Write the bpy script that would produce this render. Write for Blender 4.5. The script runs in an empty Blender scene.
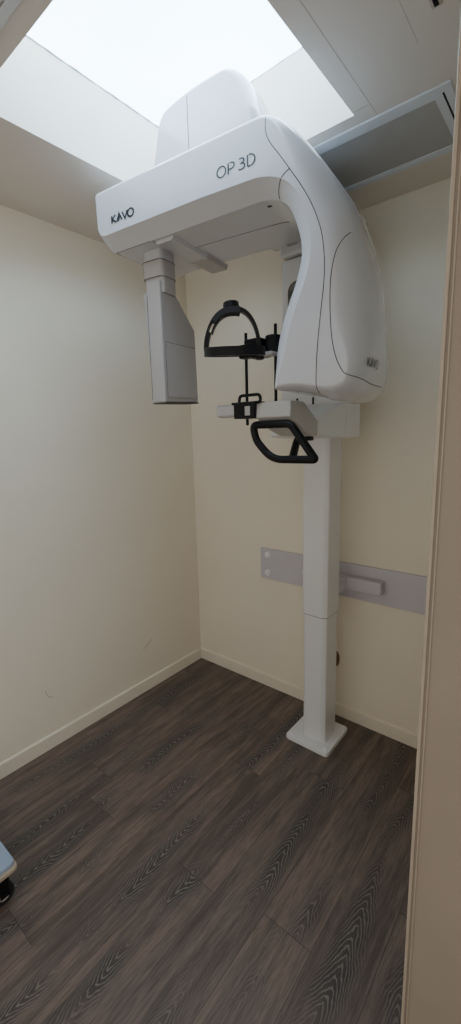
import bpy, bmesh, math, random
from mathutils import Vector, Matrix
from mathutils.bvhtree import BVHTree
from mathutils.geometry import tessellate_polygon
C = bpy.context.scene.collection
PI = math.pi

# ------------------------------------------------------------------ materials
def new_mat(name):
    m = bpy.data.materials.new(name); m.use_nodes = True
    return m, m.node_tree, m.node_tree.nodes['Principled BSDF']

def plain(name, col, rough=0.5, spec=0.5, metal=0.0, var=0.03, scale=6.0, bump=0.0, bscale=200.0, coat=0.0):
    m, nt, b = new_mat(name)
    N, L = nt.nodes, nt.links
    tc = N.new('ShaderNodeTexCoord'); no = N.new('ShaderNodeTexNoise')
    no.inputs['Scale'].default_value = scale; no.inputs['Detail'].default_value = 4
    L.new(tc.outputs['Object'], no.inputs['Vector'])
    r = N.new('ShaderNodeValToRGB')
    r.color_ramp.elements[0].position = 0.3; r.color_ramp.elements[1].position = 0.7
    r.color_ramp.elements[0].color = (*[c*(1-var) for c in col], 1)
    r.color_ramp.elements[1].color = (*[min(1, c*(1+var)) for c in col], 1)
    L.new(no.outputs['Fac'], r.inputs['Fac']); L.new(r.outputs['Color'], b.inputs['Base Color'])
    b.inputs['Roughness'].default_value = rough; b.inputs['Metallic'].default_value = metal
    b.inputs['Specular IOR Level'].default_value = spec
    b.inputs['Coat Weight'].default_value = coat; b.inputs['Coat Roughness'].default_value = 0.12
    if bump:
        n2 = N.new('ShaderNodeTexNoise'); n2.inputs['Scale'].default_value = bscale; n2.inputs['Detail'].default_value = 3
        L.new(tc.outputs['Object'], n2.inputs['Vector'])
        bp = N.new('ShaderNodeBump'); bp.inputs['Strength'].default_value = bump; bp.inputs['Distance'].default_value = 0.002
        L.new(n2.outputs['Fac'], bp.inputs['Height']); L.new(bp.outputs['Normal'], b.inputs['Normal'])
    return m

M = {}
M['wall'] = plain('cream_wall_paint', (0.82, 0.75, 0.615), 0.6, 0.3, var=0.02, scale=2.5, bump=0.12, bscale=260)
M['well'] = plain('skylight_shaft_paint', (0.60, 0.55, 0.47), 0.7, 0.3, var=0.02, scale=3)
M['ceiling'] = plain('ceiling_paint', (0.72, 0.66, 0.59), 0.7, 0.3, var=0.03, scale=2.5, bump=0.1, bscale=150)
M['base'] = plain('baseboard_paint', (0.80, 0.73, 0.60), 0.4, 0.5, var=0.03, scale=9)
M['jamb'] = plain('door_frame_paint', (0.33, 0.275, 0.215), 0.55, 0.4, var=0.04, scale=5, bump=0.15, bscale=90)
M['bead'] = plain('door_trim_paint', (0.42, 0.355, 0.28), 0.4, 0.5, var=0.06, scale=20)
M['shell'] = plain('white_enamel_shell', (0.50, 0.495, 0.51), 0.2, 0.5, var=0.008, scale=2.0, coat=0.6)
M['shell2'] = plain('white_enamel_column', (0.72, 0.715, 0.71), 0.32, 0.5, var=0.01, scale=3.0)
M['sensor'] = plain('warm_grey_housing', (0.40, 0.375, 0.36), 0.45, 0.5, var=0.02, scale=5)
M['sensor_face'] = plain('warm_grey_panel', (0.43, 0.405, 0.385), 0.38, 0.5, var=0.02, scale=5)
M['seam'] = plain('dark_seam', (0.055, 0.05, 0.05), 0.6, 0.2, var=0.05)
M['ink'] = plain('dark_print', (0.02, 0.022, 0.028), 0.4, 0.4, var=0.03)
M['ink_soft'] = plain('grey_print', (0.10, 0.10, 0.11), 0.4, 0.4, var=0.03)
M['black'] = plain('black_plastic', (0.005, 0.005, 0.006), 0.42, 0.22, var=0.1, scale=30)
M['black_rub'] = plain('black_rubber', (0.018, 0.018, 0.02), 0.7, 0.3, var=0.1, scale=30)
M['lightgrey'] = plain('light_grey_plastic', (0.42, 0.40, 0.39), 0.4, 0.5, var=0.02)
M['tray'] = plain('warm_white_plastic', (0.47, 0.45, 0.42), 0.4, 0.5, var=0.02)
M['rail'] = plain('pale_lilac_steel', (0.56, 0.53, 0.57), 0.4, 0.5, var=0.02)
M['screw'] = plain('screw_metal', (0.80, 0.79, 0.80), 0.35, 0.5, metal=0.0, var=0.03)
M['alu'] = plain('brushed_aluminium', (0.66, 0.69, 0.72), 0.4, 0.5, metal=0.0, var=0.03, scale=12)
M['diffuser'] = plain('grey_diffuser', (0.42, 0.41, 0.40), 0.5, 0.4, var=0.03, scale=14)
M['mirror'] = plain('mirror_glass', (0.62, 0.64, 0.66), 0.06, 0.6, metal=1.0, var=0.01)
M['blue_top'] = plain('pale_blue_laminate', (0.30, 0.38, 0.50), 0.35, 0.5, var=0.03, scale=8)
M['rim'] = plain('beige_rim', (0.42, 0.33, 0.24), 0.45, 0.5, var=0.05, scale=12)
M['brown'] = plain('brown_plastic', (0.16, 0.085, 0.04), 0.5, 0.4, var=0.1, scale=30)
M['scuff'] = plain('scuff_mark', (0.36, 0.33, 0.27), 0.8, 0.1, var=0.1, scale=50)

def pane_mat():
    m, nt, b = new_mat('skylight_translucent_panel')
    N, L = nt.nodes, nt.links
    tc = N.new('ShaderNodeTexCoord'); no = N.new('ShaderNodeTexNoise')
    no.inputs['Scale'].default_value = 2.2; no.inputs['Detail'].default_value = 5
    L.new(tc.outputs['Object'], no.inputs['Vector'])
    r = N.new('ShaderNodeValToRGB')
    r.color_ramp.elements[0].color = (0.46, 0.70, 1.0, 1); r.color_ramp.elements[1].color = (0.62, 0.81, 1.0, 1)
    r.color_ramp.elements[0].position = 0.35; r.color_ramp.elements[1].position = 0.65
    L.new(no.outputs['Fac'], r.inputs['Fac']); L.new(r.outputs['Color'], b.inputs['Emission Color'])
    b.inputs['Emission Strength'].default_value = SKY
    b.inputs['Base Color'].default_value = (0.8, 0.85, 0.9, 1)
    return m
SKY = 12.5
M['pane'] = pane_mat()

def floor_mat():
    m, nt, b = new_mat('dark_oak_vinyl_planks')
    N, L = nt.nodes, nt.links
    def math_(op, a, c=None, d=None):
        n = N.new('ShaderNodeMath'); n.operation = op
        for i, v in enumerate((a, c, d)):
            if v is None: continue
            if isinstance(v, (int, float)): n.inputs[i].default_value = v
            else: L.new(v, n.inputs[i])
        return n.outputs[0]
    def comb(x, y, z):
        n = N.new('ShaderNodeCombineXYZ')
        for i, v in enumerate((x, y, z)):
            if isinstance(v, (int, float)): n.inputs[i].default_value = v
            else: L.new(v, n.inputs[i])
        return n.outputs[0]
    def noise(vec, detail=3, rough=0.5):
        n = N.new('ShaderNodeTexNoise'); n.inputs['Scale'].default_value = 1.0
        n.inputs['Detail'].default_value = detail; n.inputs['Roughness'].default_value = rough
        L.new(vec, n.inputs['Vector']); return n.outputs['Fac']
    def white(vec):
        n = N.new('ShaderNodeTexWhiteNoise'); n.noise_dimensions = '3D'; L.new(vec, n.inputs['Vector']); return n.outputs['Value']
    def sstep(v, lo, hi):
        n = N.new('ShaderNodeMapRange'); n.interpolation_type = 'SMOOTHSTEP'
        L.new(v, n.inputs['Value']); n.inputs['From Min'].default_value = lo; n.inputs['From Max'].default_value = hi
        return n.outputs['Result']
    tc = N.new('ShaderNodeTexCoord'); sp = N.new('ShaderNodeSeparateXYZ')
    L.new(tc.outputs['Object'], sp.inputs[0])
    X, Y = sp.outputs[0], sp.outputs[1]
    W, LEN = 0.1715, 1.22
    px = math_('DIVIDE', math_('SUBTRACT', X, 0.09), W); pid = math_('FLOOR', px); fx = math_('SUBTRACT', px, pid)
    def table(vals, scale=1.0):
        r = N.new('ShaderNodeValToRGB'); cr_ = r.color_ramp; cr_.interpolation = 'CONSTANT'
        n = len(vals)
        while len(cr_.elements) < n: cr_.elements.new(0.5)
        for i, v in enumerate(vals):
            cr_.elements[i].position = i/n; cr_.elements[i].color = (v, v, v, 1)
        L.new(math_('DIVIDE', math_('ADD', pid, 1.5), float(n)), r.inputs['Fac'])
        g = N.new('ShaderNodeRGBToBW'); L.new(r.outputs['Color'], g.inputs[0]); return g.outputs[0]
    # joint position of each row (index -1 .. 12)
    joints = [0.2, 0.55, 1.05, 1.17, 1.594, 0.62, 1.13, 0.46, 1.075, 0.3, 0.8, 0.1, 0.5, 0.9]
    off = table([(j % LEN)/LEN for j in joints])
    py = math_('ADD', math_('DIVIDE', Y, LEN), off); yid = math_('FLOOR', py); fy = math_('SUBTRACT', py, yid)
    rnd = white(comb(pid, yid, 1.3)); rnd2 = white(comb(pid, yid, 7.9)); rnd3 = white(comb(pid, yid, 4.1))
    seed = math_('MULTIPLY', rnd, 40.0)
    wander = math_('MULTIPLY', math_('SUBTRACT', noise(comb(seed, math_('MULTIPLY', Y, 2.6), 0.0), 2), 0.5), 0.55)
    cx = math_('ADD', math_('ADD', 0.25, math_('MULTIPLY', rnd2, 0.5)), wander)
    dx = math_('SUBTRACT', fx, cx)
    adx = math_('SQRT', math_('ADD', math_('MULTIPLY', dx, dx), 0.0012))
    jit = noise(comb(math_('ADD', math_('MULTIPLY', X, 30.0), seed), math_('MULTIPLY', Y, 11.0), seed), 3, 0.6)
    jit2 = noise(comb(math_('ADD', math_('MULTIPLY', X, 9.0), seed), math_('MULTIPLY', Y, 4.0), 3.0), 2, 0.5)
    dirn = math_('SUBTRACT', math_('MULTIPLY', math_('GREATER_THAN', rnd3, 0.3), 2.0), 1.0)
    F = math_('ADD', math_('MULTIPLY', adx, 125.0), math_('MULTIPLY', math_('MULTIPLY', Y, 215.0), dirn))
    F = math_('ADD', math_('ADD', F, math_('MULTIPLY', jit, 17.0)), math_('MULTIPLY', jit2, 24.0))
    s = math_('SINE', F)
    line = sstep(s, 0.25, 1.0)
    width = math_('ADD', 0.06, math_('MULTIPLY', noise(comb(math_('ADD', seed, 9.0), math_('MULTIPLY', Y, 3.2), 2.0), 2), 0.40))
    rough_edge = math_('MULTIPLY', math_('SUBTRACT', jit, 0.5), 0.5)
    core = math_('SUBTRACT', 1.0, sstep(math_('ADD', math_('DIVIDE', math_('ABSOLUTE', dx), width), rough_edge), 0.25, 1.2))
    gate = sstep(noise(comb(math_('ADD', seed, 3.0), math_('MULTIPLY', Y, 2.8), 5.0), 2), 0.36, 0.58)
    core = math_('MULTIPLY', core, gate)
    fine = noise(comb(math_('MULTIPLY', X, 300.0), math_('MULTIPLY', Y, 16.0), seed), 3, 0.6)
    streak = noise(comb(math_('MULTIPLY', X, 110.0), math_('MULTIPLY', Y, 7.0), math_('ADD', seed, 2.0)), 3, 0.7)
    mid = noise(comb(math_('MULTIPLY', X, 22.0), math_('MULTIPLY', Y, 2.2), seed), 4, 0.6)
    def mix(f, a, c):
        n = N.new('ShaderNodeMix'); n.data_type = 'RGBA'
        if isinstance(f, (int, float)): n.inputs[0].default_value = f
        else: L.new(f, n.inputs[0])
        for i, v in ((6, a), (7, c)):
            if isinstance(v, tuple): n.inputs[i].default_value = (*v, 1)
            else: L.new(v, n.inputs[i])
        return n.outputs[2]
    base = mix(sstep(mid, 0.32, 0.62), (0.098, 0.073, 0.059), (0.225, 0.162, 0.130))
    base = mix(math_('MULTIPLY', rnd, 0.35), base, (0.115, 0.096, 0.084))
    base = mix(math_('MULTIPLY', sstep(streak, 0.48, 0.62), 0.36), base, (0.055, 0.045, 0.040))
    base = mix(math_('MULTIPLY', sstep(fine, 0.45, 0.62), 0.40), base, (0.060, 0.048, 0.042))
    base = mix(math_('MULTIPLY', core, 0.72), base, (0.036, 0.034, 0.032))
    base = mix(math_('MULTIPLY', math_('MULTIPLY', line, core), math_('ADD', 0.20, math_('MULTIPLY', fine, 0.62))), base, (0.30, 0.265, 0.235))
    ex = math_('MINIMUM', fx, math_('SUBTRACT', 1.0, fx))
    ey = math_('MINIMUM', fy, math_('SUBTRACT', 1.0, fy))
    gap = math_('MAXIMUM', math_('LESS_THAN', ex, 0.006), math_('LESS_THAN', ey, 0.0010))
    base = mix(math_('MULTIPLY', gap, 0.55), base, (0.016, 0.013, 0.012))
    L.new(base, b.inputs['Base Color'])
    L.new(math_('ADD', 0.40, math_('MULTIPLY', fine, 0.18)), b.inputs['Roughness'])
    b.inputs['Specular IOR Level'].default_value = 0.4
    bp = N.new('ShaderNodeBump'); bp.inputs['Strength'].default_value = 0.25; bp.inputs['Distance'].default_value = 0.001
    L.new(math_('SUBTRACT', fine, math_('MULTIPLY', gap, 2.0)), bp.inputs['Height']); L.new(bp.outputs['Normal'], b.inputs['Normal'])
    return m
M['floor'] = floor_mat()

# ------------------------------------------------------------------ mesh helpers
def obj(name, bm, mat, parent=None, smooth=True, angle=35, wn=True):
    bmesh.ops.recalc_face_normals(bm, faces=bm.faces[:])
    me = bpy.data.meshes.new(name); bm.to_mesh(me); bm.free()
    me.materials.append(M[mat])
    if smooth:
        for p in me.polygons: p.use_smooth = True
        me.set_sharp_from_angle(angle=math.radians(angle))
    o = bpy.data.objects.new(name, me); C.objects.link(o)
    if parent is not None:
        o.parent = parent
        inv = Matrix.Identity(4); p = parent
        chain = []
        while p is not None: chain.append(p); p = p.parent
        mw = Matrix.Identity(4)
        for p in reversed(chain): mw = mw @ p.matrix_parent_inverse @ p.matrix_basis
        o.matrix_parent_inverse = mw.inverted()
    if smooth and wn:
        w = o.modifiers.new('weighted_normals', 'WEIGHTED_NORMAL'); w.keep_sharp = True; w.weight = 80
    return o

def tag(o, label=None, cat=None, group=None, kind=None):
    if label: o['label'] = label
    if cat: o['category'] = cat
    if group: o['group'] = group
    if kind: o['kind'] = kind
    return o

def empty(name, loc, label, cat, group=None):
    o = bpy.data.objects.new(name, None); C.objects.link(o); o.location = loc; o.empty_display_size = 0.1
    return tag(o, label, cat, group)

def box_bm(x0, x1, y0, y1, z0, z1, bev=0.0, seg=3, bm=None, T=None):
    bm2 = bmesh.new()
    bmesh.ops.create_cube(bm2, size=1)
    for v in bm2.verts:
        v.co = Vector(((x0+x1)/2+v.co.x*(x1-x0), (y0+y1)/2+v.co.y*(y1-y0), (z0+z1)/2+v.co.z*(z1-z0)))
    if bev: bmesh.ops.bevel(bm2, geom=bm2.edges[:]+bm2.verts[:], offset=bev, segments=seg, profile=0.5, affect='EDGES')
    if T:
        for v in bm2.verts: v.co = T(v.co)
    return merge(bm, bm2)

def merge(bm, bm2):
    if bm is None: return bm2
    me = bpy.data.meshes.new('tmp'); bm2.to_mesh(me); bm2.free(); bm.from_mesh(me); bpy.data.meshes.remove(me)
    return bm

def prism_bm(pts, axis, a, b, bev=0.0, seg=3, bm=None, T=None, sel=None):
    """extrude polygon; axis 'x': pts are (y,z), 'y': (x,z), 'z': (x,y)"""
    bm2 = bmesh.new()
    def mk(p, t):
        return {'x': (t, p[0], p[1]), 'y': (p[0], t, p[1]), 'z': (p[0], p[1], t)}[axis]
    A = [bm2.verts.new(mk(p, a)) for p in pts]; B = [bm2.verts.new(mk(p, b)) for p in pts]
    n = len(pts)
    bm2.faces.new(A); bm2.faces.new(B[::-1])
    for i in range(n): bm2.faces.new((A[i], B[i], B[(i+1) % n], A[(i+1) % n]))
    bmesh.ops.recalc_face_normals(bm2, faces=bm2.faces[:])
    if bev:
        es = [e for e in bm2.edges if sel is None or sel(e)]
        bmesh.ops.bevel(bm2, geom=es, offset=bev, segments=seg, profile=0.5, affect='EDGES')
    if T:
        for v in bm2.verts: v.co = T(v.co)
    return merge(bm, bm2)

def cyl_bm(p0, p1, r0, r1=None, seg=24, bev=0.0, bm=None):
    p0, p1 = Vector(p0), Vector(p1); r1 = r0 if r1 is None else r1
    bm2 = bmesh.new()
    d = p1-p0; L = d.length
    bmesh.ops.create_cone(bm2, cap_ends=True, cap_tris=False, segments=seg, radius1=r0, radius2=r1, depth=L)
    if bev:
        es = [e for e in bm2.edges if abs(e.verts[0].co.z-e.verts[1].co.z) < 1e-6]
        bmesh.ops.bevel(bm2, geom=es, offset=bev, segments=3, profile=0.5, affect='EDGES')
    R = d.to_track_quat('Z', 'Y').to_matrix().to_4x4()
    bm2.transform(Matrix.Translation((p0+p1)/2) @ R)
    return merge(bm, bm2)

def catmull(P, n=8, closed=False):
    P = [Vector(p) for p in P]; out = []
    N = len(P)
    rng = range(N if closed else N-1)
    for i in rng:
        g = (lambda k: P[k % N]) if closed else (lambda k: P[max(0, min(N-1, k))])
        a, b, c, d = g(i-1), g(i), g(i+1), g(i+2)
        for k in range(n):
            t = k/n
            out.append(0.5*((2*b)+(-a+c)*t+(2*a-5*b+4*c-d)*t*t+(-a+3*b-3*c+d)*t*t*t))
    if not closed: out.append(P[-1].copy())
    return out

def tube_bm(path, r, seg=12, closed=False, bm=None):
    P = [Vector(p) for p in path]; n = len(P)
    bm2 = bmesh.new(); rings = []
    up = None
    for i in range(n):
        if closed: t = P[(i+1) % n]-P[i-1]
        else: t = P[min(n-1, i+1)]-P[max(0, i-1)]
        t.normalize()
        if up is None:
            up = Vector((0, 0, 1)) if abs(t.z) < 0.9 else Vector((1, 0, 0))
        up = (up-t*up.dot(t)).normalized(); s = t.cross(up)
        rr = r[i] if isinstance(r, (list, tuple)) else r
        rings.append([bm2.verts.new(P[i]+(up*math.cos(2*PI*k/seg)+s*math.sin(2*PI*k/seg))*rr) for k in range(seg)])
    for i in range(n if closed else n-1):
        A, B = rings[i], rings[(i+1) % n]
        for k in range(seg): bm2.faces.new((A[k], A[(k+1) % seg], B[(k+1) % seg], B[k]))
    if not closed:
        bm2.faces.new(rings[0]); bm2.faces.new(rings[-1][::-1])
    return merge(bm, bm2)

def round_poly(pts, r, n=5):
    """round the corners of a 3D polyline loop"""
    P = [Vector(p) for p in pts]; out = []; N = len(P)
    for i in range(N):
        a, b, c = P[i-1], P[i], P[(i+1) % N]
        rr = r[i] if isinstance(r, (list, tuple)) else r
        u = (a-b); w = (c-b); d = min(rr, u.length*0.45, w.length*0.45)
        s = b+u.normalized()*d; e = b+w.normalized()*d
        for k in range(n+1):
            t = k/n; out.append(s*(1-t)**2+b*2*t*(1-t)+e*t*t)
    return out

def ribbon_bm(strokes, w, place, lift, bm=None):
    """flat strokes: each a list of (s,t); place(s,t)->point, lift = normal offset vector func"""
    bm2 = bmesh.new()
    for st in strokes:
        P = [Vector((p[0], p[1], 0)) for p in st]; n = len(P)
        Lr = []
        for i in range(n):
            t = (P[min(n-1, i+1)]-P[max(0, i-1)]).normalized(); nn = Vector((-t.y, t.x, 0))
            k = 1.0
            if 0 < i < n-1:
                t0 = (P[i]-P[i-1]).normalized(); k = 1/max(0.45, abs(t.dot(t0)))
            Lr.append((place(P[i]+nn*w/2*k), place(P[i]-nn*w/2*k)))
        V = [(bm2.verts.new(a), bm2.verts.new(c)) for a, c in Lr]
        for i in range(n-1): bm2.faces.new((V[i][0], V[i+1][0], V[i+1][1], V[i][1]))
    return merge(bm, bm2)

# ------------------------------------------------------------------ the room
ZC = 2.5
WX0, WX1, WY0, WY1, ZG = 0.507, 1.3105, -1.352, -0.5685, 2.769
FX1, FY0 = 3.2, -3.2

bm = box_bm(-0.1, FX1, FY0, 0.1, -0.06, 0.0)
tag(obj('floor', bm, 'floor', smooth=False), kind='structure')

bm = box_bm(-0.1, 0.0, FY0, 0.1, 0.0, ZC)
tag(obj('wall_left', bm, 'wall', smooth=False), kind='structure')
bm = box_bm(0.0, FX1, 0.0, 0.1, 0.0, ZC)
tag(obj('wall_back', bm, 'wall', smooth=False), kind='structure')
# partition beside the doorway and the hidden right wall of the alcove
JX, JY = 1.7645, -1.219
bm = box_bm(JX+0.004, 3.2, JY, JY+0.10, 0.0, ZC)
tag(obj('wall_front', bm, 'jamb', smooth=False), kind='structure')
bm = box_bm(1.90, 2.0, JY+0.10, 0.0, 0.0, ZC)
tag(obj('wall_right', bm, 'wall', smooth=False), kind='structure')

# ceiling with the skylight shaft
bm = None
for r in ((0.0, WX0, FY0, 0.0), (WX1, FX1, FY0, 0.0), (WX0, WX1, FY0, WY0), (WX0, WX1, WY1, 0.0)):
    bm = box_bm(r[0], r[1], r[2], r[3], ZC, ZC+0.0018, bm=bm)
tag(obj('ceiling', bm, 'ceiling', smooth=False), kind='structure')
bm = None
e = 0.0015
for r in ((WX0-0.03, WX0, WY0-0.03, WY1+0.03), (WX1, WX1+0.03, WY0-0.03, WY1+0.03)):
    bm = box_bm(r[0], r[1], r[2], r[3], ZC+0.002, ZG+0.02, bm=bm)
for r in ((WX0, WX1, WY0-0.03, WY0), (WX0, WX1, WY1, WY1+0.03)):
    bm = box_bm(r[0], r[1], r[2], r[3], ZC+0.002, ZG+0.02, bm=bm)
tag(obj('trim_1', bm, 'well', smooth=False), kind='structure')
bm = box_bm(WX0+0.001, WX1-0.001, WY0+0.001, WY1-0.001, ZG, ZG+0.012)
tag(obj('window_1', bm, 'pane', smooth=False), kind='structure')
# thin dirty sealant line under the panel edge, slightly uneven
random.seed(4)
bm = None
def wobble(a, b, n):
    return [Vector(a).lerp(Vector(b), i/n)+Vector((random.uniform(-1, 1), random.uniform(-1, 1), random.uniform(-1, 1)))*0.0012 for i in range(n+1)]
bm = tube_bm(wobble((WX0+0.001, WY0, ZG-0.001), (WX0+0.001, WY1, ZG-0.001), 40), [random.uniform(0.0012, 0.003) for _ in range(41)], 6)
bm = tube_bm(wobble((WX0, WY1-0.001, ZG-0.001), (WX1, WY1-0.001, ZG-0.001), 40), [random.uniform(0.0006, 0.0014) for _ in range(41)], 6, bm=bm)
M['sealant'] = plain('grey_sealant', (0.34, 0.38, 0.40), 0.8, 0.2, var=0.1, scale=30)
tag(obj('trim_2', bm, 'sealant'), kind='structure')
# plasterboard joint lines in the ceiling
bm = box_bm(WX1+0.055, WX1+0.0565, -1.6, WY1+0.05, ZC-0.0006, ZC)
bm = box_bm(WX1+0.01, WX1+0.05, WY1-0.012, WY1-0.0108, ZC-0.0006, ZC, bm=bm)
bm = box_bm(WX1+0.225, WX1+0.2262, -1.6, -0.70, ZC-0.0005, ZC, bm=bm)
M['joint'] = plain('ceiling_joint', (0.55, 0.485, 0.42), 0.8, 0.2)
tag(obj('trim_3', bm, 'joint', smooth=False), kind='structure')

# baseboards
BH = 0.073
def bprof(t=0.012):
    return [(0, 0), (-t, 0), (-t, BH-0.005), (-t+0.004, BH), (0, BH)]
bm = prism_bm(bprof(), 'x', 0.0, 1.9)
tag(obj('baseboard_back', bm, 'base', smooth=False), kind='structure')
bm = prism_bm([(-p[0], p[1]) for p in bprof()], 'y', FY0, -0.012)
tag(obj('baseboard_left', bm, 'base', smooth=False), kind='structure')

# door casing on the partition edge: stepped bead
bm = box_bm(JX-0.002, JX+0.0045, JY-0.003, JY+0.104, 0.0, ZC, bev=0.0015)
tag(obj('trim_4', bm, 'bead', smooth=False), kind='structure')
bm = box_bm(JX+0.009, JX+0.0115, JY-0.004, JY, 0.0, ZC, bev=0.002)
tag(obj('trim_5', bm, 'bead'), kind='structure')

# chips in the paint of the casing and scuffs on the left wall
def scuff(path, r, mat='scuff'):
    return path, r
bm = None
for z, s in ((1.32, 0.004), (1.26, 0.003), (1.18, 0.003), (1.02, 0.003), (0.93, 0.0025)):
    bm = cyl_bm((JX+0.010+0.004*math.sin(z*90), JY-0.0005, z), (JX+0.010+0.004*math.sin(z*90), JY-0.0012, z), s*0.5, seg=7, bm=bm)
tag(obj('trim_6', bm, 'scuff', smooth=False), kind='structure')
bm = tube_bm(catmull([(0.0004, -1.115, 0.315), (0.0004, -1.10, 0.275), (0.0004, -1.075, 0.262)], 6), 0.0012, 5)
bm = tube_bm(catmull([(0.0004, -0.50, 0.27), (0.0004, -0.46, 0.29), (0.0004, -0.43, 0.312)], 6), 0.0012, 5, bm=bm)
tag(obj('trim_7', bm, 'scuff'), kind='structure')

# ------------------------------------------------------------------ ceiling light panels
def light_panel(x0, x1, y0, y1, label, slot=True):
    z1 = ZC-0.0005
    t = empty('ceiling_light', ((x0+x1)/2, (y0+y1)/2, z1), label, 'ceiling light')
    fw, fy = 0.052, 0.046
    bm = box_bm(x0, x1, y0, y0+fy, z1-0.007, z1, 0.002)
    bm = box_bm(x0, x1, y1-0.022, y1, z1-0.007, z1, 0.002, bm=bm)
    bm = box_bm(x0, x0+fw, y0+fy, y1-0.022, z1-0.007, z1, 0.002, bm=bm)
    bm = box_bm(x1-fw, x1, y0+fy, y1-0.022, z1-0.007, z1, 0.002, bm=bm)
    bm = box_bm(x0+fw, x1-fw, y1-0.036, y1-0.026, z1-0.006, z1, 0.002, bm=bm)
    obj('frame', bm, 'alu', t)
    bm = box_bm(x0+fw-0.004, x1-fw+0.004, y0+fy-0.004, y1-0.036, z1-0.003, z1-0.001)
    obj('diffuser', bm, 'diffuser', t, smooth=False)
    bm = box_bm(x1-0.028, x1-0.023, y0+0.03, y1-0.13, z1-0.0078, z1-0.006)
    obj('vent_slot', bm, 'black', t, smooth=False)
    return t
light_panel(0.97, 1.572, -0.524, -0.182, 'unlit rectangular ceiling light with silver frame and grey diffuser behind the machine')
light_panel(0.30, 0.93, -1.76, -1.402, 'unlit silver-framed ceiling light at the upper left corner, before the skylight')

t = empty('ceiling_latch', (1.60, -0.79, ZC), 'small dark slotted latch set in the ceiling near the door frame', 'latch')
bm = box_bm(1.588, 1.612, -0.835, -0.772, ZC-0.004, ZC-0.0002, 0.0015)
obj('plate', bm, 'joint', t)
bm = box_bm(1.595, 1.605, -0.83, -0.778, ZC-0.0065, ZC-0.0035, 0.001)
obj('slot', bm, 'black', t)

# ------------------------------------------------------------------ wall rail and tie bracket
t = empty('wall_rail', (1.2, 0.0, 0.79), 'long pale metal mounting plate screwed low across the back wall', 'mounting plate')
bm = box_bm(0.535, 1.86, -0.013, -0.0005, 0.700, 0.882, 0.002)
obj('plate', bm, 'rail', t)
for z in (0.846, 0.738):
    for x in (0.587, 1.80):
        bm = cyl_bm((x, -0.012, z), (x, -0.021, z), 0.021, 0.018, 20, 0.003)
        bm = cyl_bm((x, -0.018, z), (x, -0.026, z), 0.012, 0.010, 6, 0.001, bm=bm)
        obj('screw', bm, 'screw', t)

# ------------------------------------------------------------------ the X-ray machine
XR = empty('dental_xray_machine', (1.035, -0.21, 0.0),
           'white panoramic dental X-ray machine on a floor column with hanging rotating arm', 'x-ray machine')
CX = 1.035

# base plate
sq = round_poly([(0.905, -0.335, 0), (1.140, -0.335, 0), (1.140, -0.09, 0), (0.905, -0.09, 0)], 0.022)
bm = prism_bm([(p.x, p.y) for p in sq], 'z', 0.0, 0.020, 0.005, 3, sel=lambda e: min(v.co.z for v in e.verts) > 0.01)
bp_ = obj('base_plate', bm, 'shell2', XR)
for sx in (0.928, 1.117):
    for sy in (-0.312, -0.113):
        bm = cyl_bm((sx, sy, 0.019), (sx, sy, 0.024), 0.012, 0.010, 18, 0.002)
        obj('bolt', bm, 'screw', bp_)

def col_poly(x0, x1, y0, y1, ch):
    return [(x0+ch*0.6, y0), (x1-ch, y0), (x1, y0+ch*0.6), (x1, y1), (x0, y1), (x0, y0+ch*0.4)]
vert = lambda e: abs(e.verts[0].co.x-e.verts[1].co.x)+abs(e.verts[0].co.y-e.verts[1].co.y) < 1e-6
bm = prism_bm(col_poly(0.974, 1.096, -0.278, -0.155, 0.020), 'z', 0.018, 0.75, 0.005, 3, sel=vert)
obj('lower_column', bm, 'shell2', XR)
bm = prism_bm(col_poly(0.969, 1.1005, -0.284, -0.150, 0.022), 'z', 0.682, 1.56, 0.006, 3, sel=vert)
slv = obj('column_sleeve', bm, 'shell2', XR)
bm = prism_bm(col_poly(0.9715, 1.0985, -0.2815, -0.152, 0.021), 'z', 0.6785, 0.6825)
obj('joint_gap', bm, 'seam', slv)

# bracket tying the column to the wall rail
bm = box_bm(0.845, 1.27, -0.062, -0.013, 0.762, 0.826, 0.004)
bm = box_bm(0.97, 1.10, -0.146, -0.06, 0.765, 0.822, 0.004, bm=bm)
br = obj('wall_bracket', bm, 'rail', XR)
for x in (0.862, 1.088):
    bm = cyl_bm((x, -0.061, 0.808), (x, -0.076, 0.808), 0.013, 0.011, 16, 0.003)
    obj('bolt', bm, 'screw', br)

# carriage on the column
bm = box_bm(0.880, 1.190, -0.315, -0.165, 1.516, 2.262, 0.010, 3)
carr = obj('carriage', bm, 'shell2', XR)
bm = box_bm(0.885, 1.185, -0.335, -0.13, 2.268, 2.395, 0.012, 3)
obj('carriage_head', bm, 'shell2', carr)
bm = box_bm(0.925, 0.975, -0.338, -0.334, 2.300, 2.365, 0.001)
obj('display_panel', bm, 'diffuser', carr)
# capsule mirror
cap = []
mx, mw, mz0, mz1 = 0.957, 0.040, 1.90, 2.128
for k in range(17): a = PI*k/16; cap.append((mx+mw*math.cos(a), mz1+mw*math.sin(a)))
for k in range(17): a = PI+PI*k/16; cap.append((mx+mw*math.cos(a), mz0+mw*math.sin(a)))
bm = prism_bm(cap, 'y', -0.319, -0.314)
obj('mirror_frame', bm, 'seam', carr)
cap2 = [(mx+(p[0]-mx)*0.90, (mz0+mz1)/2+(p[1]-(mz0+mz1)/2)*0.97) for p in cap]
bm = prism_bm(cap2, 'y', -0.3205, -0.3185)
obj('mirror', bm, 'mirror', carr)
# front slots above the shelf
for x in (0.962, 1.040):
    bm = box_bm(x-0.004, x+0.004, -0.3185, -0.314, 1.655, 1.690, 0.001)
    obj('position_slot', bm, 'black', carr)

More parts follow.
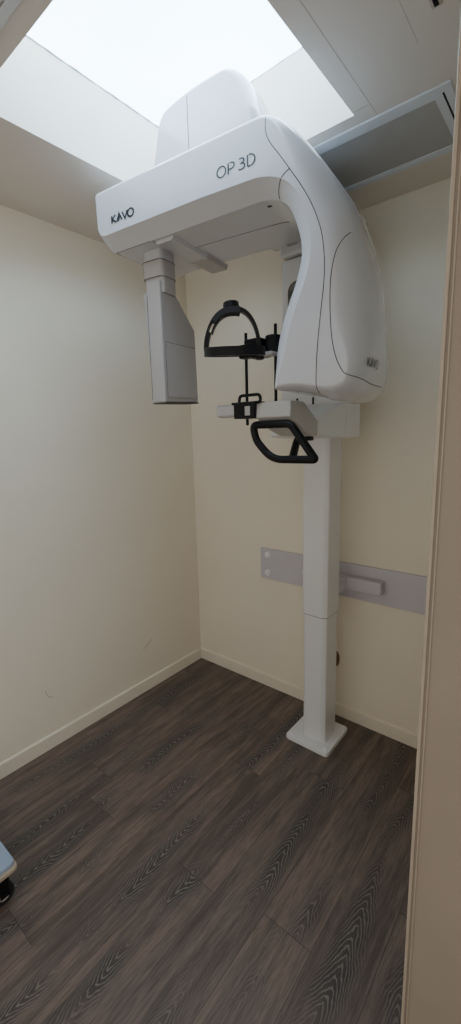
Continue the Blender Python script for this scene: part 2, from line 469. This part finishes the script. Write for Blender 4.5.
# lower shelf base: plan wedge with sloped top
def shelf_bm():
    bm = bmesh.new()
    plan = [(0.880, -0.312), (0.925, -0.47), (0.985, -0.560), (1.125, -0.560), (1.150, -0.540), (1.186, -0.345), (1.190, -0.312)]
    bot, top = [], []
    for (x, y) in plan:
        f = (y+0.312)/(-0.233)
        bot.append(bm.verts.new((x, y, 1.519+0.010*f)))
        top.append(bm.verts.new((x, y, 1.662-0.075*f)))
    bm.faces.new(bot[::-1]); bm.faces.new(top)
    n = len(plan)
    for i in range(n): bm.faces.new((bot[i], bot[(i+1) % n], top[(i+1) % n], top[i]))
    bmesh.ops.recalc_face_normals(bm, faces=bm.faces[:])
    bmesh.ops.bevel(bm, geom=bm.edges[:], offset=0.006, segments=3, profile=0.5, affect='EDGES')
    return bm
obj('lower_shelf', shelf_bm(), 'shell2', carr)

# patient support arm: from the shelf up and forward to the bar
prof = [(-0.60, 1.648), (-0.745, 1.651), (-0.750, 1.600), (-0.742, 1.590), (-0.66, 1.552), (-0.60, 1.530), (-0.50, 1.526), (-0.50, 1.586), (-0.515, 1.588)]
prof = [(-0.660, 1.650), (-0.745, 1.651), (-0.750, 1.598), (-0.66, 1.553), (-0.600, 1.533), (-0.556, 1.529), (-0.554, 1.586), (-0.568, 1.592)]
bm = prism_bm(prof, 'x', 1.050, 1.192, 0.005, 3)
arm = obj('support_arm', bm, 'tray', XR)
bm = box_bm(0.872, 0.962, -0.756, -0.690, 1.606, 1.650, 0.009, 4)
obj('bar_end', bm, 'lightgrey', arm)
bm = box_bm(0.955, 1.06, -0.735, -0.685, 1.610, 1.645, 0.003)
obj('crossbar', bm, 'black', arm)
bm = box_bm(1.115, 1.145, -0.550, -0.50, 1.512, 1.528, 0.003)
obj('underside_foot', bm, 'black', arm)

# chin rest clamp
bm = box_bm(0.961, 1.053, -0.762, -0.68, 1.598, 1.654, 0.004)
bm = box_bm(0.948, 1.058, -0.758, -0.70, 1.648, 1.656, 0.002, bm=bm)
chin = obj('chin_rest_clamp', bm, 'black', XR)
bm = box_bm(1.014, 1.036, -0.7645, -0.760, 1.608, 1.640, 0.001)
obj('scale_window', bm, 'lightgrey', chin)
lp = round_poly([(0.978, -0.75, 1.648), (0.982, -0.75, 1.678), (1.070, -0.75, 1.678), (1.074, -0.75, 1.652)], 0.012)
bm = tube_bm(lp, 0.0055, 10, closed=True)
obj('chin_loop', bm, 'black', chin)

# two support rods
for (x, z0, z1) in ((0.969, 1.575, 1.903), (1.097, 1.600, 1.913)):
    bm = cyl_bm((x, -0.69, z0), (x, -0.69, z1), 0.0055, seg=14, bev=0.0015)
    obj('support_rod', bm, 'black', XR)

# hand grip: splayed loop with a rear strut
HY = -0.735
lp = round_poly([(1.028, HY, 1.574), (1.184, HY, 1.574), (1.279, HY, 1.455), (1.108, HY, 1.453), (1.040, HY, 1.520)], [0.020, 0.020, 0.010, 0.045, 0.03], 7)
bm = tube_bm(lp, 0.0135, 16, closed=True)
grip = obj('hand_grip', bm, 'black', XR)
bm = tube_bm([(1.142, -0.60, 1.535), (1.150, -0.64, 1.505), (1.185, -0.725, 1.455)], 0.014, 14)
obj('grip_strut', bm, 'black', grip)

# head support: temple band, crown strap, knob, clamp block
hc = Vector((1.045, -0.852, 0)); HR = 0.096
def band_bm(z0, z1, a0, a1, r0, r1, n=60, zf=None):
    bm = bmesh.new(); prev = None
    for i in range(n+1):
        a = a0+(a1-a0)*i/n; c, s = math.cos(a), math.sin(a)
        dz = zf(a) if zf else 0
        ring = [bm.verts.new((hc.x+r*c, hc.y+r*s, z+dz)) for r, z in ((r0, z0), (r1, z0), (r1, z1), (r0, z1))]
        if prev:
            for k in range(4): bm.faces.new((prev[k], prev[(k+1) % 4], ring[(k+1) % 4], ring[k]))
        else: bm.faces.new(ring[::-1])
        prev = ring
    bm.faces.new(prev)
    return bm
D = math.radians
bm = band_bm(1.795, 1.822, D(75), D(75+345), HR-0.004, HR+0.004, zf=lambda a: 0.014*(-0.62*math.cos(a)+0.78*math.sin(a)))
head = obj('head_support_band', bm, 'black', XR)
# clamp block between the rods
bm = box_bm(0.998, 1.066, -0.742, -0.668, 1.808, 1.868, 0.005)
bm = cyl_bm((1.095, -0.70, 1.815), (1.095, -0.70, 1.873), 0.028, 0.028, 24, 0.004, bm=bm)
bm = box_bm(0.955, 1.11, -0.705, -0.675, 1.822, 1.856, 0.003, bm=bm)
bm = box_bm(1.00, 1.05, -0.775, -0.74, 1.800, 1.845, 0.004, bm=bm)
obj('clamp_block', bm, 'black', head)
bm = cyl_bm((1.062, -0.735, 1.806), (1.062, -0.735, 1.794), 0.016, 0.013, 20, 0.002)
obj('clamp_screw', bm, 'black', head)
bm = box_bm(1.062, 1.118, -0.745, -0.700, 1.804, 1.816, 0.003)
obj('clamp_plate', bm, 'lightgrey', head)
# crown strap: arch across the band, facing the doorway diagonal
sd = Vector((math.cos(D(38)), math.sin(D(38)), 0))
def strap(a0, a1, w, th, n=28, lift=0.0, sq=1.0):
    bm = bmesh.new(); prev = None
    nn = Vector((-sd.y, sd.x, 0))
    for i in range(n+1):
        a = a0+(a1-a0)*i/n
        rx = HR+lift; rz = 0.132+lift
        c, s = math.cos(a), math.sin(a)
        P = hc+sd*(rx*(0.84 if c > 0 else 1.0)*math.copysign(abs(c)**0.85, c))+Vector((0, 0, 1.806+rz*s))
        o = (sd*c+Vector((0, 0, s)))
        ww = w if not callable(w) else w(a); tt = th if not callable(th) else th(a)
        ring = [bm.verts.new(P+nn*(p*ww)+o*(q_*tt)) for p, q_ in ((-.5, -.5), (.5, -.5), (.5, .5), (-.5, .5))]
        if prev:
            for k in range(4): bm.faces.new((prev[k], prev[(k+1) % 4], ring[(k+1) % 4], ring[k]))
        else: bm.faces.new(ring[::-1])
        prev = ring
    bm.faces.new(prev); return bm
obj('crown_strap', strap(D(2), D(84), 0.030, 0.011), 'black', head)
# left half is a pair of thin runs leaving a slot, then a wide pad under the knob
s1 = strap(D(116), D(178), 0.028, 0.0055, lift=0.0015)
obj('crown_strap', s1, 'black', head)
s2 = strap(D(110), D(150), 0.028, 0.005, lift=-0.014)
obj('strap_guide', s2, 'black', head)
s3 = strap(D(150), D(178), 0.028, 0.010, lift=-0.006)
obj('strap_guide', s3, 'black', head)
obj('crown_pad', strap(D(78), D(133), 0.045, lambda a: 0.020-0.004*abs(math.cos(a)), lift=-0.005), 'black_rub', head)
kz = 1.806+0.132
bm = cyl_bm((hc.x-0.006, hc.y, kz-0.006), (hc.x-0.006, hc.y, kz+0.006), 0.016, seg=20)
bm = cyl_bm((hc.x-0.010, hc.y, kz+0.001), (hc.x-0.012, hc.y, kz+0.023), 0.027, 0.025, 12, 0.003, bm=bm)
obj('adjusting_knob', bm, 'black', head)

# upper arm over the rotation axis (room aligned), with a domed front
def upper_arm():
    sec = [(0.728, 2.394), (0.756, 2.470), (0.776, 2.535), (0.792, 2.560), (0.825, 2.574), (0.94, 2.583), (1.050, 2.575), (1.090, 2.562),
           (1.120, 2.532), (1.143, 2.482), (1.165, 2.430), (1.176, 2.394)]
    sec = [Vector((p[0], p[1], 0)) for p in sec]
    sec = [sec[0]]+catmull(sec[1:-1], 4)+[sec[-1]]
    bm = bmesh.new(); rings = []
    ctr = Vector((0.97, 2.43, 0))
    st = []
    R = 0.045
    for k in range(8):
        a = PI/2*k/7; st.append((-0.955+R*(1-math.sin(a)), R*(1-math.cos(a))*0.55))
    st = [(y, ins) for y, ins in reversed([( -0.902+R*(1-math.cos(PI/2*k/7)), 0.022*(1-math.sin(PI/2*k/7))) for k in range(8)])][::-1]
    st += [(-0.80, 0), (-0.68, 0), (-0.60, 0), (-0.54, 0), (-0.40, 0), (-0.12, 0)]
    for y, ins in st:
        ring = []
        f = max(0.0, min(1.0, (y+0.85)/0.25)); f = f*f*(3-2*f)
        for p in sec:
            d = (ctr-p); d.y *= 1.0
            q_ = p+d.normalized()*ins if p.y > 2.395 else p+Vector((math.copysign(ins, d.x), 0, 0))
            z = q_.y
            zmax = 2.583+(2.470-2.583)*f
            if z > 2.394: z = 2.394+(z-2.394)*(zmax-2.394)/(2.583-2.394)
            ring.append(bm.verts.new((q_.x, y, z)))
        rings.append(ring)
    n = len(sec)
    for A, B in zip(rings, rings[1:]):
        for i in range(n): bm.faces.new((A[i], A[(i+1) % n], B[(i+1) % n], B[i]))
    bm.faces.new(rings[0]); bm.faces.new(rings[-1][::-1])
    return bm
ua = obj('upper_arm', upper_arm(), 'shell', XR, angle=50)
UA = BVHTree.FromObject(ua, bpy.context.evaluated_depsgraph_get()) if False else None

def bvh_of(o):
    me = o.data
    return BVHTree.FromPolygons([v.co.copy() for v in me.vertices], [tuple(p.vertices) for p in me.polygons])

def seam_on(bvh, pts, d, parent, r=0.0012, mat='seam', name='panel_seam', n=6, sub=True):
    """lay a thin groove line on a surface: pts are start points, d the direction they are pressed along"""
    P = catmull(pts, n) if sub else [Vector(p) for p in pts]
    out = []
    for p in P:
        h = bvh.ray_cast(Vector(p), Vector(d), 2.0)
        if h[0] is not None: out.append(h[0])
    if len(out) < 2: return None
    return obj(name, tube_bm(out, r, 6), mat, parent)

b_ua = bvh_of(ua)
seam_on(b_ua, [(0.922, -1.2, z) for z in (2.41, 2.45, 2.49, 2.53, 2.558)], (0, 1, 0), ua)

# rotation bearing between upper arm and rotating unit
bm = cyl_bm((1.02, -0.76, 2.385), (1.02, -0.76, 2.405), 0.13, seg=48)
obj('rotation_bearing', bm, 'shell2', XR)

# --- rotating C-arm in its own frame (u along the beam, v toward the doorway)
PA = D(6.618); PIV = Vector((1.03, -0.80, 0))
EU = Vector((math.cos(PA), math.sin(PA), 0)); EV = Vector((math.sin(PA), -math.cos(PA), 0))
def W(p): return PIV+EU*p[0]+EV*p[1]+Vector((0, 0, p[2]))
V0, V1 = -0.262, 0.130

# outline as (u, z, r, d, chamfer, smooth)
outer = [(0.150, 2.391), (0.188, 2.384), (0.229, 2.357), (0.272, 2.311), (0.315, 2.255), (0.353, 2.197), (0.388, 2.127), (0.417, 2.047),
         (0.435, 1.960), (0.445, 1.860), (0.446, 1.770), (0.443, 1.705), (0.434, 1.668), (0.412, 1.642), (0.375, 1.630)]
bottom = [(0.340, 1.632), (0.300, 1.648), (0.250, 1.662), (0.200, 1.667)]
inner = [(0.187, 1.672), (0.187, 1.720), (0.191, 1.780), (0.203, 1.835), (0.222, 1.890), (0.243, 1.940), (0.259, 1.985), (0.266, 2.025), (0.262, 2.065),
         (0.247, 2.112), (0.225, 2.155), (0.190, 2.184), (0.140, 2.198), (0.08, 2.200)]
def lerp(a, b, t): return a+(b-a)*t
out = []
def add(pts, r0, r1, d0, d1, c0, c1, n=4):
    P = catmull([(p[0], p[1], 0) for p in pts], n)
    for i, p in enumerate(P):
        t = i/(len(P)-1); out.append((p.x, p.y, lerp(r0, r1, t), lerp(d0, d1, t), lerp(c0, c1, t)))
# beam top left corner -> top
for k in range(6):
    a = PI-PI/2*k/5; out.append((-0.515+0.018+0.018*math.cos(a), 2.372+0.018*math.sin(a), 0.012, 0.012, 0.0))
out.append((-0.2, 2.390, 0.012, 0.012, 0.0)); out.append((0.02, 2.390, 0.012, 0.012, 0.0)); out.append((0.10, 2.391, 0.013, 0.014, 0.0))
P = catmull([(p[0], p[1], 0) for p in outer], 7)
for _ in range(22):
    P = [P[0]]+[(P[i-1]+P[i]*2+P[i+1])/4 for i in range(1, len(P)-1)]+[P[-1]]
for i, p in enumerate(P):
    t = min(1, i/(len(P)*0.42)); t = t*t*(3-2*t)
    rr = lerp(0.014, 0.085, t); dd = lerp(0.016, 0.190, t)
    s = max(0.0, min(1.0, (1.88-p.y)/0.17)); s = s*s*(3-2*s)
    out.append((p.x, p.y, lerp(rr, 0.040, s), lerp(dd, 0.130, s), 0.0))
P = catmull([(p[0], p[1], 0) for p in bottom], 6)
for i, p in enumerate(P):
    t = i/(len(P)-1); out.append((p.x, p.y, lerp(0.039, 0.016, t), lerp(0.125, 0.035, t), 0.0))
P = catmull([(p[0], p[1], 0) for p in inner], 6)
for i, p in enumerate(P):
    t = i/(len(P)-1); s = max(0, (t-0.55)/0.45)
    g = min(1.0, i/14); g = g*g*(3-2*g)
    out.append((p.x, p.y, lerp(0.013, lerp(0.037, 0.042, s), g), lerp(0.02, lerp(0.024, 0.043, s), g), lerp(0.8*g, 1.0, s)))
out += [(-0.05, 2.200, 0.045, 0.043, 1.0), (-0.2, 2.200, 0.045, 0.043, 1.0), (-0.35, 2.200, 0.045, 0.043, 1.0), (-0.462, 2.200, 0.045, 0.043, 1.0)]
out += [(-0.482, 2.206, 0.044, 0.043, 1.0), (-0.500, 2.222, 0.036, 0.040, 1.0), (-0.512, 2.245, 0.020, 0.030, 1.0), (-0.515, 2.268, 0.012, 0.016, 0.6)]
def carm():
    n = len(out)
    nor = []
    for i in range(n):
        a = Vector(out[i-1][:2]); b = Vector(out[i][:2]); c = Vector(out[(i+1) % n][:2])
        t = ((b-a).normalized()+(c-b).normalized()).normalized()
        nor.append(Vector((t.y, -t.x)))     # inward for clockwise outline
    bm = bmesh.new(); K = 18; rings = []
    def ring(side):
        R = []
        for k in (range(K+1) if side > 0 else range(K, -1, -1)):
            th = PI/2*k/K; row = []
            for i, (u, z, r, d, ch) in enumerate(out):
                ins = lerp(r*(1-math.sin(th)), r*(1-k/K), ch); dep = lerp(d*(1-math.cos(th)), d*k/K, ch)
                v = V1-dep if side > 0 else V0+dep
                row.append(bm.verts.new(W((u+nor[i].x*ins, v, z+nor[i].y*ins))))
            R.append(row)
        return R
    rings = ring(1)+ring(-1)
    for A, B in zip(rings, rings[1:]):
        for i in range(n): bm.faces.new((A[i], A[(i+1) % n], B[(i+1) % n], B[i]))
    for R, sgn in ((rings[0], -1), (rings[-1], 1)):
        P2 = [Vector((out[i][0]+nor[i].x*out[i][2], out[i][1]+nor[i].y*out[i][2], 0)) for i in range(n)]
        for tri in tessellate_polygon([P2]):
            try: bm.faces.new([R[k] for k in tri])
            except ValueError: pass
    return bm
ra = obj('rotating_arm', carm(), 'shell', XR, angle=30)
b_ra = bvh_of(ra)

def face_pts(uz, v=0.5): return [W((u, v, z)) for u, z in uz]
# long seam down the tube head
seam_on(b_ra, face_pts([(0.171, 2.374), (0.170, 2.345), (0.181, 2.315), (0.212, 2.272), (0.242, 2.229), (0.275, 2.180), (0.305, 2.126), (0.330, 2.060),
    (0.340, 1.990), (0.339, 1.930), (0.330, 1.850), (0.322, 1.760), (0.320, 1.690), (0.322, 1.652)]), -EV, ra)
# throat cover seam
seam_on(b_ra, face_pts([(0.240, 2.231), (0.222, 2.222), (0.200, 2.200), (0.196, 2.180), (0.210, 2.150), (0.232, 2.118), (0.243, 2.100)]), -EV, ra, n=5)
# side cover seam: pressed from the front, then round the corner from the side
def press(items, parent, r=0.0012):
    o = []
    P = catmull([i[0] for i in items], 5); nI = len(items)-1
    for k, p in enumerate(P):
        t = min(nI-1e-6, k/5); i = int(t); d = items[i][1].lerp(items[i+1][1], t-i).normalized()
        h = b_ra.ray_cast(p-d*0.3, d, 1.0)
        if h[0] is not None: o.append(h[0])
    return obj('panel_seam', tube_bm(o, r, 6), 'seam', parent)
dF = -EV; dS = (-EU*0.9-EV*0.45).normalized()
its = [(W((u, 0.10, z)), dF) for u, z in ((0.388, 2.062), (0.377, 2.035), (0.366, 2.000), (0.358, 1.945), (0.357, 1.875), (0.363, 1.795), (0.376, 1.740), (0.397, 1.700))]
its += [(W((0.415, 0.05, 1.685)), (dF*0.6+dS*0.4).normalized()), (W((0.43, 0.02, 1.678)), dS), (W((0.43, -0.04, 1.676)), -EU), (W((0.43, -0.12, 1.676)), -EU)]
press(its, ra)
# underside seams (sensor mount plate, rear panel)
seam_on(b_ra, [W((u, v, 2.0)) for u, v in ((-0.475, 0.05), (-0.466, 0.083), (-0.45, 0.087))], (0, 0, 1), ra)
seam_on(b_ra, [W((u, v, 2.0)) for u, v in ((-0.45, 0.087), (-0.40, 0.087), (-0.296, 0.087))], (0, 0, 1), ra, r=0.0009)
seam_on(b_ra, [W((u, v, 2.0)) for u, v in ((-0.221, -0.045), (-0.1, -0.050), (0.02, -0.056), (0.150, -0.063))], (0, 0, 1), ra, r=0.0009)
bm = box_bm(0.136, 0.150, 0.050, 0.058, 2.196, 2.2005, 0.001, T=lambda c: W(c))
obj('sensor_slot', bm, 'black', ra)
# inner-face details (small hole and window on the bevel of the tube head)
h = b_ra.ray_cast(W((-0.3, 0.075, 1.872)), EU, 2.0)
if h[0] is not None:
    bm = cyl_bm(h[0]-EU*0.0008, h[0]+EU*0.002, 0.006, seg=14); obj('indicator_hole', bm, 'ink', ra)
h = b_ra.ray_cast(W((-0.3, 0.075, 1.785)), EU, 2.0)
if h[0] is not None:
    q0 = h[0]
    bm = box_bm(-0.0006, 0.002, -0.012, 0.012, -0.012, 0.012, 0.0, T=lambda c: q0+EU*c.x+EV*c.y+Vector((0, 0, c.z)))
    obj('laser_window', bm, 'lightgrey', ra)

# lettering strokes (unit height glyphs)
def arc(cx, cy, rx, ry, a0, a1, n=14): return [(cx+rx*math.cos(D(a0+(a1-a0)*i/n)), cy+ry*math.sin(D(a0+(a1-a0)*i/n))) for i in range(n+1)]
GK = lambda x: [[(x, 0), (x, 1)], [(x+0.62, 1), (x+0.08, 0.52), (x+0.66, 0)]]
def logo_kavo():
    S = GK(0.0)
    S += [[(0.80, 0), (1.22, 1.0), (1.62, 0.02)], [(1.02, 0.02), (1.26, 0.55)]]
    S += [[(1.72, 1), (2.12, 0.0), (2.50, 1.0)]]
    S += [arc(3.02, 0.5, 0.46, 0.5, 0, 360, 22)]
    return S
def logo_op3d():
    S = [arc(0.42, 0.5, 0.40, 0.5, 0, 360, 24)]
    S += [[(1.05, 0), (1.05, 1), (1.30, 1)]+arc(1.32, 0.72, 0.27, 0.28, 90, -90)+[(1.05, 0.44)]]
    S += [[(2.00, 0.97)]+arc(2.20, 0.76, 0.24, 0.24, 90, -90, 10)+[(2.10, 0.52)]]
    S += [[(2.14, 0.52), (2.22, 0.52)]+arc(2.22, 0.26, 0.28, 0.26, 90, -100, 12)+[(1.94, 0.05)]]
    S += [[(2.75, 0), (2.75, 1), (2.95, 1)]+arc(2.95, 0.5, 0.42, 0.5, 90, -90, 16)+[(2.75, 0)]]
    return S
def letters(S, w, u0, z0, h, wx, parent, mat='ink', name='lettering', slope=0.0):
    def place(p):
        P = W((u0+p.x*h*wx, 0.5, z0+p.y*h+slope*p.x*h*wx))
        hit = b_ra.ray_cast(P, -EV, 2.0)
        return (hit[0] if hit[0] is not None else P)+EV*0.0012
    return obj(name, ribbon_bm(S, w, place, None), mat, parent, smooth=False)
letters(logo_kavo(), 0.25, -0.431, 2.2725, 0.0235, 1.27, ra)
letters(logo_op3d(), 0.125, 0.010, 2.2755, 0.0275, 1.37, ra)
# KAVO on the outer side of the tube head, laid on the curved cover
dirn = (EU*0.85+EV*0.53).normalized(); sx_ = (EV*-0.85+EU*0.53).normalized()
def place_side(p):
    P = W((0.446, 0.015, 1.719))+dirn*0.4+sx_*(p.x-1.7)*0.0235+Vector((0, 0, p.y*0.024))
    hit = b_ra.ray_cast(P, -dirn, 2.0)
    return (hit[0] if hit[0] is not None else P)+dirn*0.002
obj('lettering', ribbon_bm(logo_kavo(), 0.15, place_side, None), 'ink', ra, smooth=False)

# cross slider under the beam carrying the sensor
bm = prism_bm([(-0.290, 2.202), (-0.205, 2.202), (-0.212, 2.187), (-0.280, 2.187)], 'y', 0.078, -0.25, 0.004, 3, T=lambda c: W(c))
sl = obj('sensor_slider', bm, 'shell', ra)
bm = prism_bm([(-0.292, 2.2035), (-0.203, 2.2035), (-0.210, 2.185), (-0.282, 2.185)], 'y', -0.115, -0.256, 0.004, 3, T=lambda c: W(c))
obj('slider_end_cap', bm, 'sensor_face', ra)
seam_on(b_ra, [W((u, v, 2.0)) for u, v in ((-0.292, 0.085), (-0.290, -0.05), (-0.288, -0.2), (-0.287, -0.255))], (0, 0, 1), ra, r=0.0012, sub=False)

# --- sensor head hanging from the beam
def rounded_rect(u0, u1, v0, v1, r, n=5):
    P = round_poly([(u0, v0, 0), (u1, v0, 0), (u1, v1, 0), (u0, v1, 0)], r, n)
    return [(p.x, p.y) for p in P]
def slab(u0, u1, v0, v1, z0, z1, r, mat, name, parent, bev=0.002):
    bm = prism_bm(rounded_rect(u0, u1, v0, v1, r), 'z', z0, z1, bev, 2, sel=lambda e: abs(e.verts[0].co.z-e.verts[1].co.z) < 1e-6, T=lambda c: W(c))
    return obj(name, bm, mat, parent)
# side profile in (v,z), extruded in u
pv = [(0.040, 2.095), (0.040, 1.667), (-0.166, 1.675), (-0.163, 1.890), (-0.160, 1.955), (-0.062, 2.052), (-0.050, 2.060), (-0.045, 2.095)]
bm = prism_bm(pv, 'x', -0.375, -0.310, 0.007, 3, T=lambda c: W(c))
sh = obj('sensor_head', bm, 'sensor', XR)
# back cover, tapering
bm = prism_bm([(-0.372, 2.072), (-0.401, 2.064), (-0.392, 1.90), (-0.376, 1.682), (-0.372, 1.675)], 'y', 0.030, -0.150, 0.002, 2, T=lambda c: W(c))
obj('back_cover', bm, 'sensor', sh)
pan = [(0.026, 1.885), (0.026, 1.688), (-0.160, 1.692), (-0.155, 1.885)]
bm = prism_bm(pan, 'x', -0.311, -0.3075, 0.001, 2, T=lambda c: W(c))
obj('detector_panel', bm, 'sensor_face', sh)
loop = [W((-0.3078, p[0], p[1])) for p in pan]
obj('panel_seam', tube_bm([loop[3], loop[0], loop[1]], 0.0009, 6), 'seam', sh)
bm = prism_bm([(0.040, 1.668), (-0.166, 1.676), (-0.166, 1.672), (0.040, 1.664)], 'x', -0.373, -0.309, T=lambda c: W(c))
obj('lower_edge', bm, 'seam', sh, smooth=False)
slab(-0.392, -0.302, -0.050, 0.030, 2.055, 2.110, 0.018, 'sensor', 'neck', sh)
slab(-0.398, -0.302, -0.054, 0.034, 2.108, 2.165, 0.022, 'sensor', 'collar', sh)
slab(-0.395, -0.305, -0.052, 0.032, 2.165, 2.203, 0.022, 'shell', 'collar', sh)
sm = [W((p[0], p[1], 2.1655)) for p in rounded_rect(-0.3985, -0.3015, -0.0545, 0.0345, 0.022)]
obj('panel_seam', tube_bm(sm, 0.001, 6, closed=True), 'seam', sh)
sm = [W((p[0], p[1], 2.109)) for p in rounded_rect(-0.3985, -0.3015, -0.0545, 0.0345, 0.022)]
obj('panel_seam', tube_bm(sm, 0.001, 6, closed=True), 'seam', sh)
obj('panel_seam', tube_bm([W((-0.372, 0.0405, z)) for z in (1.68, 1.8, 1.95, 2.05)], 0.0008, 6), 'seam', sh)

# ------------------------------------------------------------------ small things
t = empty('cable_grommet', (1.03, 0.0, 0.33), 'small brown oval cable grommet on the back wall behind the column', 'grommet')
bm = cyl_bm((0, 0, 0), (0, -0.012, 0), 0.030, 0.024, 24, 0.003)
bm.transform(Matrix.Translation((1.022, 0.002, 0.33)) @ Matrix.Diagonal((0.62, 1, 1.55, 1)))
obj('flange', bm, 'brown', t)

# rolling cart at the left
tx0, tx1, ty0, ty1 = 0.18, 0.618, -1.98, -1.548
TR = empty('rolling_cart', ((tx0+tx1)/2, (ty0+ty1)/2, 0.0), 'low rolling cart with pale blue top, beige rim and black casters at the left edge', 'cart')
P = rounded_rect(tx0+0.004, tx1-0.008, ty0+0.004, ty1-0.004, 0.022)
bm = prism_bm(P, 'z', 0.142, 0.156, 0.003, 2, sel=lambda e: max(v.co.z for v in e.verts) > 0.15)
obj('top_panel', bm, 'blue_top', TR)
P = rounded_rect(tx0, tx1+0.006, ty0, ty1, 0.024)
bm = prism_bm(P, 'z', 0.130, 0.143, 0.003, 2, sel=lambda e: abs(e.verts[0].co.z-e.verts[1].co.z) < 1e-6)
obj('rim', bm, 'rim', TR)
bm = box_bm(tx0+0.02, tx1-0.03, ty0+0.02, ty1-0.02, 0.095, 0.131, 0.003)
obj('chassis', bm, 'black', TR)
for (x, y) in ((tx0+0.05, ty0+0.05), (tx0+0.05, ty1-0.045), (tx1-0.042, ty0+0.05), (tx1-0.042, ty1-0.045)):
    bm = cyl_bm((x-0.012, y, 0.036), (x+0.012, y, 0.036), 0.036, seg=32, bev=0.005)
    ca = obj('caster', bm, 'black_rub', TR)
    bm = cyl_bm((x+0.011, y, 0.036), (x+0.014, y, 0.036), 0.018, seg=20, bev=0.001)
    obj('caster_hub', bm, 'diffuser', ca)
    bm = box_bm(x-0.017, x-0.013, y-0.014, y+0.018, 0.03, 0.088, 0.001)
    bm = box_bm(x+0.014, x+0.018, y-0.014, y+0.018, 0.03, 0.088, 0.001, bm=bm)
    bm = box_bm(x-0.018, x+0.018, y-0.018, y+0.020, 0.084, 0.096, 0.002, bm=bm)
    obj('caster_fork', bm, 'black', ca)

# ------------------------------------------------------------------ light
w = bpy.data.worlds.new('world'); bpy.context.scene.world = w; w.use_nodes = True
bg = w.node_tree.nodes['Background']; bg.inputs[0].default_value = (1.0, 0.95, 0.88, 1); bg.inputs[1].default_value = 0.95

# ------------------------------------------------------------------ camera
q = (1.9564, -1.9953, 1.5466, -0.692, -0.1819, -0.0269, 426.42)
yaw, pitch, roll = q[3:6]
cy, sy, cp, sp_, cr, sr = math.cos(yaw), math.sin(yaw), math.cos(pitch), math.sin(pitch), math.cos(roll), math.sin(roll)
fwd = Vector((sy*cp, cy*cp, sp_)); right = Vector((cy, -sy, 0)); up = right.cross(fwd)
r_ = right*cr+up*sr; u_ = up*cr-right*sr
cam = bpy.data.cameras.new('camera'); co = bpy.data.objects.new('camera', cam); C.objects.link(co)
mat = Matrix((r_, u_, -fwd)).transposed().to_4x4(); mat.translation = Vector(q[:3])
co.matrix_world = mat
cam.sensor_fit = 'VERTICAL'; cam.sensor_height = 36.0; cam.lens = 36.0*q[6]/1024.0
cam.clip_start = 0.02
bpy.context.scene.camera = co
sc = bpy.context.scene
sc.view_settings.view_transform = 'AgX'
sc.view_settings.look = 'None'
sc.view_settings.exposure = 0.0
